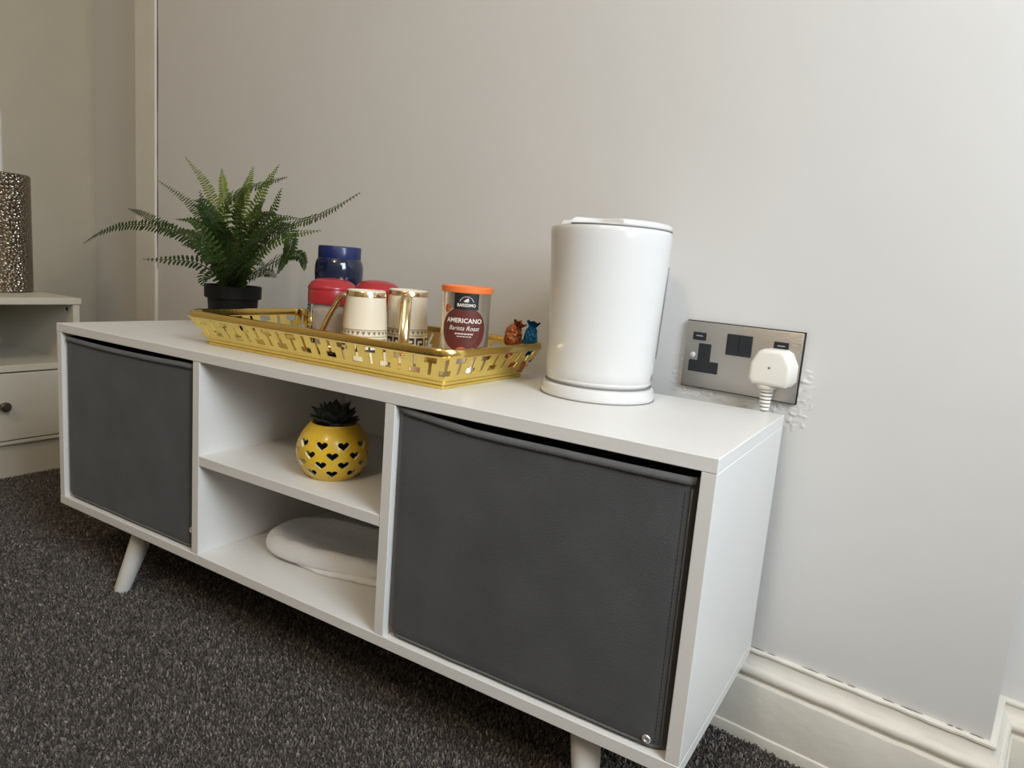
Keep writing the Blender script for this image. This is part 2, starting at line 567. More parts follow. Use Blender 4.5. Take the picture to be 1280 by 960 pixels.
# ------------------------------------------------------------------ fabric bins
def fabric_bin(x0, x1, ztop, label, rivet, seed):
    z0, y0, y1 = B + T + .0008, .0035, .285
    root = empty('fabric_bin', ((x0 + x1) / 2, (y0 + y1) / 2, z0), label, 'storage bin', group=None)
    nx, nz = 40, 30

    def fy(s, v):
        bulge = .0022 * math.sin(math.pi * s) * math.sin(math.pi * min(1, v * .9 + .05))
        crease = .0012 * noise.noise((s * 5 + seed, v * 4, 1.7)) + .0007 * noise.noise((s * 13, v * 9 + s * 6, seed))
        round_ = .010 * max(0, abs(s - .5) * 2 - .965) / .035 * .35 + .012 * max(0, .03 - v) / .03 * .4
        return y0 + .002 - bulge + crease * math.sin(math.pi * s) + round_

    def fz(s, v):
        return z0 + (ztop(s) - z0) * v + (1 - v) * .0025 * max(0, abs(s - .5) * 2 - .93) / .07

    bm = bmesh.new()
    g = [[bm.verts.new((x0 + (x1 - x0) * i / nx, fy(i / nx, j / nz), fz(i / nx, j / nz))) for j in range(nz + 1)] for i in range(nx + 1)]
    for i in range(nx):
        for j in range(nz):
            bm.faces.new((g[i][j], g[i + 1][j], g[i + 1][j + 1], g[i][j + 1]))
    zb = ztop(.5)
    back = [bm.verts.new(c) for c in ((x0, y1, z0), (x1, y1, z0), (x1, y1, zb), (x0, y1, zb))]
    bm.faces.new(back)
    bm.faces.new([g[0][j] for j in range(nz + 1)] + [back[3], back[0]])
    bm.faces.new([g[nx][j] for j in range(nz + 1)] + [back[2], back[1]])
    bm.faces.new([g[i][0] for i in range(nx + 1)] + [back[1], back[0]])
    part('body', bm, M['fabric'], root, smooth='all')
    # hem band along the upper edge of the front
    bm = bmesh.new()
    hw = .0088
    rows = []
    for i in range(nx + 1):
        s = i / nx
        x = x0 + .0008 + (x1 - x0 - .0016) * s
        zt = ztop(s) + .0006
        f = fy(s, 1) - .0002
        rows.append([bm.verts.new((x, y, z)) for y, z in ((f, zt - hw), (f - .0015, zt - hw + .0008), (f - .0022, zt - hw * .5), (f - .0012, zt - .0006), (f + .0006, zt), (f + .003, zt - .0005), (f + .003, zt - hw))])
    for A, C in zip(rows[:-1], rows[1:]):
        for k in range(6):
            bm.faces.new((A[k], A[k + 1], C[k + 1], C[k]))
    part('hem', bm, M['fabric_hem'], root, smooth='all')
    # seam welt down the right side and along the lower edge
    wl = []
    for i in range(24):
        v = .02 + .94 * i / 23
        wl.append((x1 - .0035, fy(.99, v) - .0006, fz(1, v)))
    part('seam_welt', tube(wl, .0010, 6), M['fabric_hem'], root, smooth='all')
    wl = [(x0 + .003 + (x1 - x0 - .006) * i / 30, fy(i / 30, .012) - .0010, fz(i / 30, .012) + .001) for i in range(31)]
    part('seam_welt', tube(wl, .0017, 6), M['fabric_hem'], root, smooth='all')
    bm = bmesh.new()
    n = int((x1 - x0) / .0042)
    for i in range(n):
        s = (i + .2) / n; s2 = (i + .8) / n
        q = [(x0 + (x1 - x0) * a, fy(a, 1) - .0024, ztop(a) - hw * .74) for a in (s, s2)]
        tube(q, .0005, 4, bm)
    for i in range(60):
        v = .03 + .92 * (i + .2) / 60; v2 = .03 + .92 * (i + .8) / 60
        s = 1 - .0095 / (x1 - x0)
        tube([(x0 + (x1 - x0) * s, fy(s, a) - .0002, fz(s, a)) for a in (v, v2)], .0004, 4, bm)
    tag(part('stitching', bm, M['thread'], root), kind='stuff')
    rx, rz = rivet
    s = (rx - x0) / (x1 - x0); v = (rz - z0) / (ztop(s) - z0)
    c = (rx, fy(s, v) - .0004, rz)
    bm = lathe([(0.0046, 0), (.0046, .0008), (.0038, .0016), (.0024, .0016), (.0020, .0009), (.0009, .0009), (0, .0009)], seg=20)
    bmesh.ops.transform(bm, matrix=Matrix.Translation(c) @ Matrix.Rotation(math.radians(90), 4, 'X'), verts=bm.verts)
    tag(part('rivet', bm, M['rivet'], root, smooth=True), 'small round silver rivet')
    return root


ztR = lambda s: B + .3095 - .0078 * min(1, s / .3) ** .8 - .0012 * math.sin(math.pi * s) - .0006 * s
ztL = lambda s: B + .3040 - .0030 * math.sin(math.pi * min(1, s * 1.1)) - .0005 * s
fabric_bin(.0172, .3796, ztL, 'charcoal grey fabric bin filling the left opening of the white unit', (.3745, B + .047), 2.0)
fabric_bin(.7704, 1.1312, ztR, 'charcoal grey fabric bin filling the right opening, below the kettle, silver rivet in corner', (1.1135, B + .0268), 5.0)

# ------------------------------------------------------------------ bedside cabinet by the left wall
NX, NY0, NY1 = -.573, -.028, .334
NZ = B + .319
ns = empty('bedside_cabinet', (-.78, (NY0 + NY1) / 2, 0), 'ivory bedside cabinet with open compartment over one drawer beside left wall', 'bedside cabinet')
part('top', box(-.985, NX + .001, NY0 - .004, NY1 + .004, NZ - .0165, NZ, .0015), M['stand_board'], ns)
for a, b_, in ((NY0, NY0 + .016), (NY1 - .016, NY1)):
    sp = part('side_panel', box(-.975, NX - .002, a, b_, .088, NZ - .0165, .0008), M['stand_board'], ns)
bm = lathe([(.0052, 0), (.0052, .0010), (.0030, .0013), (.0030, .0004), (0, .0004)], seg=16)
bmesh.ops.transform(bm, matrix=Matrix.Translation((-.604, NY1 - .0160, NZ - .030)) @ Matrix.Rotation(math.radians(90), 4, 'X'), verts=bm.verts)
part('fixing_cap', bm, M['knob'], sp, smooth=True)
part('shelf', box(-.97, NX - .003, NY0 + .016, NY1 - .016, B + .141, B + .157, .0008), M['stand_board'], ns)
part('back_panel', box(-.975, -.970, NY0 + .016, NY1 - .016, .09, NZ - .0165), M['stand_board'], ns)
part('rail', box(-.95, NX - .002, NY0 + .016, NY1 - .016, .088, B - .0285, .0008), M['stand_board'], ns)
dr = part('drawer', box(-.95, NX - .001, NY0 + .0185, NY1 - .0185, B - .026, B + .1375, .0012), M['stand_board'], ns)
bm = lathe([(.0060, 0), (.0050, .006), (.0060, .012), (.0115, .016), (.0118, .021), (.0085, .0245), (0, .0255)], seg=24)
bmesh.ops.transform(bm, matrix=Matrix.Translation((NX - .001, .152, B + .061)) @ Matrix.Rotation(math.radians(90), 4, 'Y'), verts=bm.verts)
part('knob', bm, M['knob'], dr, smooth=True)
part('plinth', box(-.95, NX - .014, NY0 + .004, NY1 - .004, 0, .088, .001), M['stand_board'], ns)

# lamp on it
lx, ly, lr = -.80, .240, .083
lamp = empty('table_lamp', (lx, ly, NZ), 'hammered silver cylinder lamp with a pale shade on the bedside cabinet', 'lamp')
prof = [(lr - .004, 0), (lr, .003)] + [(lr, .006 + i * .0072) for i in range(30)] + [(lr, .2945), (lr - .003, .2975), (.03, .2975), (.03, .2965)]
part('base', lathe(prof, (lx, ly, NZ), 96), M['hammered'], lamp, smooth=True)
part('shade', lathe([(.024, .2967), (.027, .30), (.027, .43), (.0255, .446), (.021, .458), (.012, .464), (0, .466)], (lx, ly, NZ), 32), M['shade'], lamp, smooth=True)

# ------------------------------------------------------------------ kettle on its base
KX, KY = .928, .216
TOCAM = Vector((1.302 - KX, -.628 - KY, 0)).normalized()
RIGHT = Vector((.914, .405, 0))
ang0 = math.atan2(TOCAM.y, TOCAM.x)
kb = empty('power_base', (KX, KY, TOP), 'low round white power base under the white kettle', 'kettle base')
part('base_ring', lathe([(.066, 0), (.0735, 0), (.0745, .002), (.0745, .0085), (.0725, .0145), (.0690, .0165), (0, .0165)], (KX, KY, TOP), 72), M['kettle'], kb, smooth=True)
part('foot_ring', lathe([(.0742, .0002), (.0750, .0002), (.0750, .0012), (.0742, .0012)], (KX, KY, TOP), 72, cap=False), M['seam'], kb)
part('contact_ring', lathe([(.067, .0160), (.0692, .0160), (.0692, .0185), (.067, .0185)], (KX, KY, TOP), 72, cap=False), M['seam'], kb)

KZ = TOP + .0175
kt = empty('kettle', (KX, KY, KZ), 'glossy white upright plastic kettle standing at the right end of the unit', 'kettle')
spout_a = ang0 - math.radians(78)


def spout(r, z, a):
    d = (a - spout_a + math.pi) % (2 * math.pi) - math.pi
    k = max(0, 1 - abs(d) / .55)
    k = k * k * (3 - 2 * k)
    top = max(0, (z - .13) / .067)
    return r + .0035 * k * top, z - .0022 * k * max(0, (z - .18) / .017)


body_prof = [(.060, .0), (.0665, .0005), (.0688, .004), (.0690, .0055), (.0686, .0062), (.0686, .0068), (.0693, .0076), (.0700, .02), (.0712, .06), (.0729, .11), (.0745, .155),
             (.0753, .180), (.0754, .190), (.0748, .1945), (.0732, .1965), (.0715, .1965), (.0705, .190), (0, .188)]
part('body', lathe(body_prof, (KX, KY, KZ), 96, fn=spout), M['kettle'], kt, smooth=True)
scoop_a = ang0 - math.radians(20)


def lid_fn(r, z, a):
    d = (a - spout_a + math.pi) % (2 * math.pi) - math.pi
    k = max(0, 1 - max(0, abs(d) - .45) / .12)
    k = min(1, max(0, k))
    z2 = z - k * max(0, z - .1915) * .95
    d2 = (a - scoop_a + math.pi) % (2 * math.pi) - math.pi
    s = max(0, 1 - (d2 / .50) ** 2)
    f = min(1, max(0, (z - .1950) / .006))
    r2 = r - .021 * s * f if r > .05 else r
    return r2, z2


part('lid', lathe([(.0700, .190), (.0722, .1945), (.0738, .1972), (.0746, .1990), (.0745, .2010), (.0730, .2035), (.0700, .2050), (.055, .2062), (.030, .2068), (0, .207)], (KX, KY, KZ), 120, fn=lid_fn), M['kettle'], kt, smooth=True)
part('lid_seam', lathe([(.0738, .1962), (.0747, .1966), (.0747, .1974), (.0738, .1978)], (KX, KY, KZ), 96, cap=False, fn=lambda r, z, a: (r, z) if abs((a - spout_a + math.pi) % (2 * math.pi) - math.pi) > .6 else (r - .006, z - .004)), M['seam'], kt)
hd = (-TOCAM * math.cos(math.radians(25)) + RIGHT * math.sin(math.radians(25))).normalized()
hp = [(.071, .186), (.088, .190), (.103, .183), (.109, .165), (.1075, .12), (.104, .075), (.098, .048), (.088, .036), (.068, .032)]
hp = spline([(KX + hd.x * r, KY + hd.y * r, KZ + z) for r, z in hp], 40)
part('handle', tube(hp, .0115, 16, flat=1.3), M['kettle'], kt, smooth=True)
# smoky water-level window on the flank
ga = ang0 + math.radians(92)
bm = bmesh.new()
rows = []
for i in range(15):
    z = .036 + i * (.118 / 14)
    rr = np.interp(z, [.02, .06, .11, .155], [.0700, .0712, .0729, .0745])
    wdt = .10 * (math.sin(math.pi * (i + .25) / 14.5)) ** .35
    row = []
    for k, (da, dr_) in enumerate(((-1, -.001), (-.9, .0016), (0, .0020), (.9, .0016), (1, -.001))):
        a = ga + wdt * da
        row.append(bm.verts.new((KX + (rr + dr_) * math.cos(a), KY + (rr + dr_) * math.sin(a), KZ + z)))
    rows.append(row)
for A, C in zip(rows[:-1], rows[1:]):
    for k in range(4):
        bm.faces.new((A[k], A[k + 1], C[k + 1], C[k]))
bm.faces.new(rows[0]); bm.faces.new(rows[-1])
part('water_window', bm, M['kettle_grey'], kt, smooth=True)
for dd in (72, 78):
    a = ang0 + math.radians(dd)
    bm = box(-.0005, .0005, -.0007, .0007, 0, .0075)
    bmesh.ops.transform(bm, matrix=Matrix.Translation((KX + .0697 * math.cos(a), KY + .0697 * math.sin(a), KZ + .010)) @ Matrix.Rotation(a, 4, 'Z'), verts=bm.verts)
    part('level_mark', bm, M['seam'], kt)

# ------------------------------------------------------------------ gold fretwork tray
TX0, TX1, TY0, TY1 = .331, .789, .064, .250
FL = .025
tr = empty('serving_tray', ((TX0 + TX1) / 2, (TY0 + TY1) / 2, TOP), 'gold rectangular tray with flared fretwork sides carrying mugs, jars and tin', 'tray')


def rrect(o, r, seg=6):
    x0, x1, y0, y1 = TX0 - o, TX1 + o, TY0 - o, TY1 + o
    out = []
    for cx, cy, a0 in ((x1 - r, y0 + r, -90), (x1 - r, y1 - r, 0), (x0 + r, y1 - r, 90), (x0 + r, y0 + r, 180)):
        for k in range(seg + 1):
            a = math.radians(a0 + 90 * k / seg)
            out.append((cx + r * math.cos(a), cy + r * math.sin(a)))
    return out


def ring_sweep(profile, r0, closed=True):
    bm = bmesh.new()
    loops = [[bm.verts.new((x, y, TOP + z)) for x, y in rrect(o, max(.0008, r0 + o))] for o, z in profile]
    n = len(loops[0])
    m = len(loops)
    for i in range(m if closed else m - 1):
        A, C = loops[i], loops[(i + 1) % m]
        for k in range(n):
            bm.faces.new((A[k], A[(k + 1) % n], C[(k + 1) % n], C[k]))
    return bm


part('rim', ring_sweep([(.0212, .0425), (.0275, .0425), (.0292, .0440), (.0298, .0500), (.0282, .0528), (.0250, .0536), (.0222, .0524), (.0210, .0480)], .004), M['gold'], tr, smooth=True)
band = [(-.0020, .0004), (.0010, .0004), (.0020, .0040), (.0004, .0046), (.0006, .0056), (.0036, .0062), (.0044, .0094), (.0026, .0100), (.0028, .0108), (.0056, .0114), (.0066, .0136),
        (.0072, .0152), (.0052, .0152), (.0030, .0080), (-.0016, .0032)]
part('base_band', ring_sweep(band, .001), M['gold_satin'], tr)
part('tray_floor', box(TX0 + .001, TX1 - .001, TY0 + .001, TY1 - .001, TOP + .0006, TOP + .0036), M['gold'], tr)


def fret_side(c0, c1, nper):
    """one flared side from corner c0 to corner c1 (unit outward offsets given with each), pierced by T-shaped slots."""
    rows = [0, .10, .36, .64, .90, 1.0]

    def hole(cu, v):
        q = (cu + .75) % 1
        up, dn = abs(q - .25), abs(q - .75)
        if up < .19 and .64 < v < .90: return True      # bar of the upright T
        if up < .055 and .10 < v < .64: return True     # its stem
        if dn < .19 and .10 < v < .36: return True      # bar of the inverted T
        if dn < .055 and .36 < v < .90: return True     # its stem
        return False

    cols = sorted(set(round((p + q - .75), 4) for p in range(-1, nper + 2) for q in (.06, .195, .305, .44, .56, .695, .75, .805, .94)))
    cols = [c for c in cols if 0 <= c <= nper]
    bm = bmesh.new()
    cache = {}

    def vert(i, j):
        if (i, j) not in cache:
            v = rows[j]
            z = .0148 + v * .0297
            o = .0070 + v * .0152
            s = cols[i] / nper
            (xa, ya, ox, oy), (xb, yb, px_, py_) = c0, c1
            a = Vector((xa + ox * o, ya + oy * o)); b_ = Vector((xb + px_ * o, yb + py_ * o))
            p = a.lerp(b_, s)
            cache[i, j] = bm.verts.new((p.x, p.y, TOP + z))
        return cache[i, j]

    for i in range(len(cols) - 1):
        for j in range(len(rows) - 1):
            cu = (cols[i] + cols[i + 1]) / 2; v = (rows[j] + rows[j + 1]) / 2
            if hole(cu, v): continue
            bm.faces.new((vert(i, j), vert(i + 1, j), vert(i + 1, j + 1), vert(i, j + 1)))
    bmesh.ops.recalc_face_normals(bm, faces=bm.faces)
    bmesh.ops.solidify(bm, geom=bm.faces[:], thickness=.0016)
    return bm


cA, cB, cC, cD = (TX0, TY0, -1, -1), (TX1, TY0, 1, -1), (TX1, TY1, 1, 1), (TX0, TY1, -1, 1)
for a, b_, n in ((cA, cB, 10), (cB, cC, 4), (cC, cD, 10), (cD, cA, 4)):
    part('fretwork_side', fret_side(a, b_, n), M['gold_satin'], tr)

TZ = TOP + .0037                            # upper face of the tray floor

# ------------------------------------------------------------------ mugs
def wrap_rects(rects, c, rfun, z0, facing, eps=.0003, sub=3):
    """rects (a0, a1, z0, z1) in arc length about the facing direction, laid on a round body."""
    bm = bmesh.new()
    for a0, a1, za, zb in rects:
        prev = None
        for k in range(sub + 1):
            s = a0 + (a1 - a0) * k / sub
            col = []
            for z in (za, zb):
                r = rfun(z) + eps
                a = facing + s / rfun(z0)
                col.append(bm.verts.new((c[0] + r * math.cos(a), c[1] + r * math.sin(a), c[2] + z)))
            if prev: bm.faces.new((prev[0], col[0], col[1], prev[1]))
            prev = col
    return bm


KEY = ('111110', '100010', '101110', '100000', '111111')


def mug(cx, cy, hang, label, rt, rb, h):
    root = empty('mug', (cx, cy, TZ), label, 'mug', group=None)
    c = (cx, cy, TZ)
    rf = lambda z: rb + (rt - rb) * z / h
    w = .0028
    part('body', lathe([(rb - .006, 0), (rb - .002, 0), (rb, .002), (rf(h * .5), h * .5), (rt, h - .0012), (rt - .0012, h), (rt - w, h - .001), (rf(.01) - w, .008), (0, .006)], c, 64), M['porcelain'], root, smooth=True)
    part('gold_rim', lathe([(rf(h - .0090) + .0002, h - .0090), (rf(h - .0090) + .0005, h - .0087), (rt + .0005, h - .0024), (rt + .0001, h - .0018)], c, 64, cap=False), M['gold_rose'], root, smooth=True)
    rects = []
    circ = 2 * math.pi * rf(.04)
    rects += [(-circ / 2, circ / 2, .0505, .0515), (-circ / 2, circ / 2, .0420, .0428)]
    n = 26
    part('line_band', wrap_rects(rects, c, rf, .04, hang, sub=96), M['ink_soft'], root)
    bm = bmesh.new()
    for i in range(n):
        a = -circ / 2 + circ * i / n
        s = circ / n
        v = []
        for ss, z in ((a + s * .12, .0492), (a + s * .88, .0492), (a + s * .5, .0441)):
            ang = hang + ss / rf(.04); r = rf(z) + .0005
            v.append(bm.verts.new((cx + r * math.cos(ang), cy + r * math.sin(ang), TZ + z)))
        bm.faces.new(v)
    tag(part('triangle_band', bm, M['ink_soft'], root), kind='stuff')
    rects = []
    n = 12
    for i in range(n):
        a = -circ / 2 + circ * i / n
        for ry, row in enumerate(KEY):
            k = 0
            while k < 6:
                if row[k] == '1':
                    k2 = k
                    while k2 < 6 and row[k2] == '1': k2 += 1
                    u_ = circ / n / 6
                    rects.append((a + k * u_, a + k2 * u_, .0390 - (ry + 1) * .0036, .0390 - ry * .0036))
                    k = k2
                else: k += 1
    tag(part('key_band', wrap_rects(rects, c, rf, .03, hang), M['ink'], root), kind='stuff')
    # strap handle: flat gold band down the body and a slanting grip
    d = Vector((math.cos(hang), math.sin(hang), 0)); sd = Vector((-d.y, d.x, 0))

    def strap(pts, wd, th):
        bm = bmesh.new()
        P = spline([(r, 0, z) for r, z in pts], 22)
        rows = []
        for i, p in enumerate(P):
            t = (P[min(i + 1, 21)] - P[max(i - 1, 0)]).normalized()
            nrm = Vector((t.z, 0, -t.x))
            row = []
            for k in range(12):
                a = 2 * math.pi * k / 12
                q = p + nrm * (math.sin(a) * th)
                row.append(bm.verts.new(Vector(c) + d * q.x + sd * (math.cos(a) * wd) + Vector((0, 0, q.z))))
            rows.append(row)
        for A, C in zip(rows[:-1], rows[1:]):
            for k in range(12):
                bm.faces.new((A[k], A[(k + 1) % 12], C[(k + 1) % 12], C[k]))
        bm.faces.new(rows[0]); bm.faces.new(rows[-1])
        return bm
    hb = strap([(rf(h * .91) - .001, h * .91), (rt + .009, h * .90), (rt + .018, h * .76), (rt + .030, h * .54), (rt + .036, h * .36), (rt + .030, h * .22), (rf(h * .15) - .001, h * .16)], .0078, .0036)
    part('handle', hb, M['gold_rose'], root, smooth='all')
    hb = strap([(rf(h * .94) + .0008, h * .94), (rf(h * .6) + .0012, h * .6), (rf(h * .3) + .0012, h * .3), (rf(h * .12) + .0008, h * .12)], .0050, .0014)
    part('handle_strip', hb, M['gold_rose'], root, smooth='all')


mug(.610, .113, math.atan2(-.43, -.90), 'cream mug whose gold handle points left, just behind the tray front', .0268, .0345, .105)
mug(.621, .190, math.atan2(-.80, .60), 'cream mug whose gold handle points forward, nearer the coffee tin', .0285, .0345, .108)

# ------------------------------------------------------------------ jars
def red_jar(cx, cy, label, r, hb, fill):
    root = empty('storage_jar', (cx, cy, TZ), label, 'jar', group=None)
    c = (cx, cy, TZ)

    def cut(rr, z, a):
        if rr < r - .0026 or z < .008 or z > hb - .014: return rr, z
        return rr + .0011 * math.cos(a * 16 + z * 420) * math.cos(a * 16 - z * 420) , z
    pr = [(r * .7, 0), (r - .002, 0), (r, .004)] + [(r, .006 + i * (hb - .022) / 26) for i in range(27)] + [(r - .003, hb - .010), (r - .0035, hb)]
    inner = [(r - .0060, hb), (r - .0060, hb - .012), (r - .0042, hb - .02), (r - .0042, .006), (r - .007, .0045), (0, .0045)]
    part('glass_body', lathe(pr + inner, c, 96, fn=cut), M['glass'], root, smooth='all')
    part('contents', lathe([(r - .008, .0052), (r - .0052, .0075), (r - .0052, hb * fill), (r * .5, hb * fill + .004), (0, hb * fill + .006)], c, 40), M['sugar'], root, smooth=True)
    lp = [(r - .001, hb - .013), (r + .0006, hb - .013), (r + .0008, hb + .011), (r, hb + .0135), (r * .97, hb + .0145), (r * .90, hb + .0185), (r * .70, hb + .0225), (r * .4, hb + .0250), (0, hb + .026)]
    ld = part('lid', lathe(lp, c, 64), M['red'], root, smooth=True)
    part('lid_ridge', lathe([(r + .0004, hb + .0085), (r + .0018, hb + .0090), (r + .0018, hb + .0105), (r + .0004, hb + .0110)], c, 64, cap=False), M['red'], ld, smooth=True)


red_jar(.5055, .150, 'red lidded cut-glass sugar jar at the left, in front of the blue jar', .0352, .0895, .84)
red_jar(.5405, .2115, 'red lidded jar mostly hidden behind the two mugs', .0345, .0905, .80)

bx, by = .4575, .2095
bj = empty('coffee_jar', (bx, by, TZ), 'dark blue jar with a navy screw lid standing behind the red lidded jar', 'jar')
part('body', lathe([(.030, 0), (.036, .001), (.0375, .006), (.0375, .10), (.0385, .118), (.0385, .130), (.0372, .138), (.0345, .1435), (.033, .146), (0, .146)], (bx, by, TZ), 64), M['blue_glass'], bj, smooth=True)
ld = part('lid', lathe([(.0330, .1445), (.0338, .1445), (.0340, .147), (.0340, .1622), (.0330, .1638), (.028, .1642), (0, .1642)], (bx, by, TZ), 72, fn=lambda r, z, a: (r + (.0003 * math.cos(a * 60) if .033 < r and z > .146 else 0), z)), M['blue'], bj, smooth=True)

# ------------------------------------------------------------------ coffee tin with its label
CX, CY, CR, CH = .745, .165, .0332, .1225
tin = empty('coffee_tin', (CX, CY, TZ), 'silver coffee tin with orange lid, maroon and black label in the tray', 'tin')
part('body', lathe([(CR - .003, .0005), (CR + .0006, 0), (CR + .0006, .002), (CR, .003), (CR, CH - .009), (CR + .0004, CH - .007), (0, CH - .007)], (CX, CY, TZ), 72), M['tin'], tin, smooth=True)
part('lid', lathe([(CR + .0006, CH - .0085), (CR + .0016, CH - .0085), (CR + .0019, CH - .0070), (CR + .0019, CH - .0012), (CR + .0008, CH), (CR - .002, CH - .0003), (CR - .003, CH - .0015), (0, CH - .0015)], (CX, CY, TZ), 72), M['orange'], tin, smooth=True)
FACE = math.atan2(-.628 - CY, 1.302 - CX) - math.radians(1)


def on_tin(x, z, e):
    a = FACE + x / CR
    return Vector((CX + (CR + e) * math.cos(a), CY + (CR + e) * math.sin(a), TZ + z))


def decal_disc(x, z, rx, rz, e, a0=0, a1=360, n=40, m=4):
    bm = bmesh.new()
    rings = []
    for j in range(m + 1):
        k = j / m
        rings.append([bm.verts.new(on_tin(x + rx * k * math.cos(math.radians(a0 + (a1 - a0) * i / n)), z + rz * k * math.sin(math.radians(a0 + (a1 - a0) * i / n)), e)) for i in range(n + 1)])
    for A, C in zip(rings[:-1], rings[1:]):
        for i in range(n):
            bm.faces.new((A[i], A[i + 1], C[i + 1], C[i]))
    bmesh.ops.remove_doubles(bm, verts=bm.verts, dist=1e-6)
    return bm


def decal_grid(x0, x1, z0, z1, e, n=12):
    bm = bmesh.new()
    A = [bm.verts.new(on_tin(x0 + (x1 - x0) * i / n, z0, e)) for i in range(n + 1)]
    C = [bm.verts.new(on_tin(x0 + (x1 - x0) * i / n, z1, e)) for i in range(n + 1)]
    for i in range(n):
        bm.faces.new((A[i], A[i + 1], C[i + 1], C[i]))
    return bm


def text_mesh(body, size, shear=0.0, bold=0.0, spacing=1.0):
    cu = bpy.data.curves.new('lettering', 'FONT')
    cu.body = body; cu.size = size; cu.shear = shear; cu.offset = bold; cu.space_character = spacing
    cu.align_x = 'CENTER'; cu.align_y = 'CENTER'; cu.resolution_u = 3
    ob = bpy.data.objects.new('lettering', cu)
    COL.objects.link(ob)
    dg = bpy.context.evaluated_depsgraph_get()
    me = bpy.data.meshes.new_from_object(ob.evaluated_get(dg))
    bpy.data.objects.remove(ob)
    bm = bmesh.new()
    bm.from_mesh(me)
    bpy.data.meshes.remove(me)
    bpy.data.curves.remove(cu)
    return bm


def tin_text(name, body, x, z, size, m, e=.0009, sx=1.0, rise=0.0, **kw):
    bm = text_mesh(body, size, **kw)
    for v in bm.verts:
        xx = v.co.x * sx
        v.co = on_tin(x + xx, z + v.co.y + rise * xx, e)
    return part(name, bm, M[m], tin)


part('label_outline', decal_disc(-.0028, .0655, .0322, .0312, .0002), M['label_pale'], tin)
part('maroon_label', decal_disc(-.0012, .0655, .0315, .0307, .0004), M['maroon'], tin)
part('black_label', decal_grid(-.0160, .0172, .0922, .1138, .0006), M['label_black'], tin)
part('orange_mark', decal_disc(-.0025, .0352, .0085, .0072, .0007, 0, 180, 20, 3), M['label_orange'], tin)
bn = part('bean_mark', decal_disc(-.0268, .0925, .0040, .0056, .0005, n=20, m=2), M['label_orange'], tin)
part('bean_line', decal_grid(-.0272, -.0265, .0885, .0965, .0008, 2), M['maroon'], bn)
tin_text('lettering', 'BARISSIMO', .0008, .0978, .0058, 'label_white', bold=.00012, sx=.88)
tin_text('lettering', 'AMERICANO', -.0010, .0772, .0086, 'label_white', bold=.00022, sx=.98)
tin_text('lettering', 'Barista Roast', -.0010, .0672, .0084, 'label_white', shear=.35, sx=.92, bold=.00003)
bm = decal_grid(-.0120, .0120, .0603, .0608, .0009)
for i, (a, b_, z) in enumerate([(-.0125 + k * .0042, -.0125 + k * .0042 + .0033, .0590) for k in range(6)] + [(-.0095 + k * .0040, -.0095 + k * .0040 + .003, .0558) for k in range(5)]):
    join(bm, decal_grid(a, b_, z, z + .0011, .0009, 2))
part('small_print', bm, M['label_white'], tin)
bm = bmesh.new()
ridge = [(-.0035, 0), (-.0025, .0010), (-.0012, .0016), (-.0002, .0030), (.0012, .0032), (.0020, .0044), (.0030, .0040), (.0036, .0024), (.0034, .0008), (.0042, 0), (.0015, -.0010), (-.0012, -.0008)]
bm.faces.new([bm.verts.new(on_tin(x, .1030 + z, .0009)) for x, z in ridge])
part('emblem', bm, M['label_white'], tin)
bm = bmesh.new()
for k in range(11):
    a = math.radians(168 - k * 15.6)
    x, z = .0008 + .0088 * math.cos(a), .1018 + .0075 * math.sin(a)
    bm.faces.new([bm.verts.new(on_tin(x + dx, z + dz_, .0009)) for dx, dz_ in ((-.0006, -.0005), (.0006, -.0005), (.0006, .0005), (-.0006, .0005))])
part('emblem_arc', bm, M['label_white'], tin)

# ------------------------------------------------------------------ wrapped sweets at the right end of the tray
def sweet(loc, r, m, label, seed, twist):
    root = empty('wrapped_sweet', (loc[0], loc[1], loc[2] - r[2] * .8), label, 'sweet', group=None)
    bm = bmesh.new()
    bmesh.ops.create_icosphere(bm, subdivisions=4, radius=1.0)
    for v in bm.verts:
        n = v.co.normalized()
        k = 1 + .22 * noise.noise(n * 2.3 + Vector((seed, 0, 0))) + .20 * abs(noise.noise(n * 5 + Vector((0, seed, 0)))) + .10 * noise.noise(n * 12)
        v.co = Vector((n.x * r[0] * k, n.y * r[1] * k, n.z * r[2] * k)) + Vector(loc)
    part('wrapper', bm, m, root)
    bm = bmesh.new()
    d = Vector(twist).normalized()
    a = d.orthogonal().normalized(); b_ = d.cross(a)
    p0 = Vector(loc) + Vector((d.x * r[0], d.y * r[1], d.z * r[2])) * .8
    c = [bm.verts.new(p0 + a * (.003 * math.cos(t)) + b_ * (.003 * math.sin(t))) for t in [2 * math.pi * k / 14 for k in range(14)]]
    rs = random.Random(int(seed * 10))
    f = [bm.verts.new(p0 + d * (.009 + .004 * rs.random()) + a * ((.008 + .003 * (k % 2)) * math.cos(2 * math.pi * k / 14)) + b_ * ((.006 + .004 * (k % 2)) * math.sin(2 * math.pi * k / 14))) for k in range(14)]
    for k in range(14):
        bm.faces.new((c[k], c[(k + 1) % 14], f[(k + 1) % 14], f[k]))
    bmesh.ops.solidify(bm, geom=bm.faces[:], thickness=.0004)
    part('twist_end', bm, m, root)


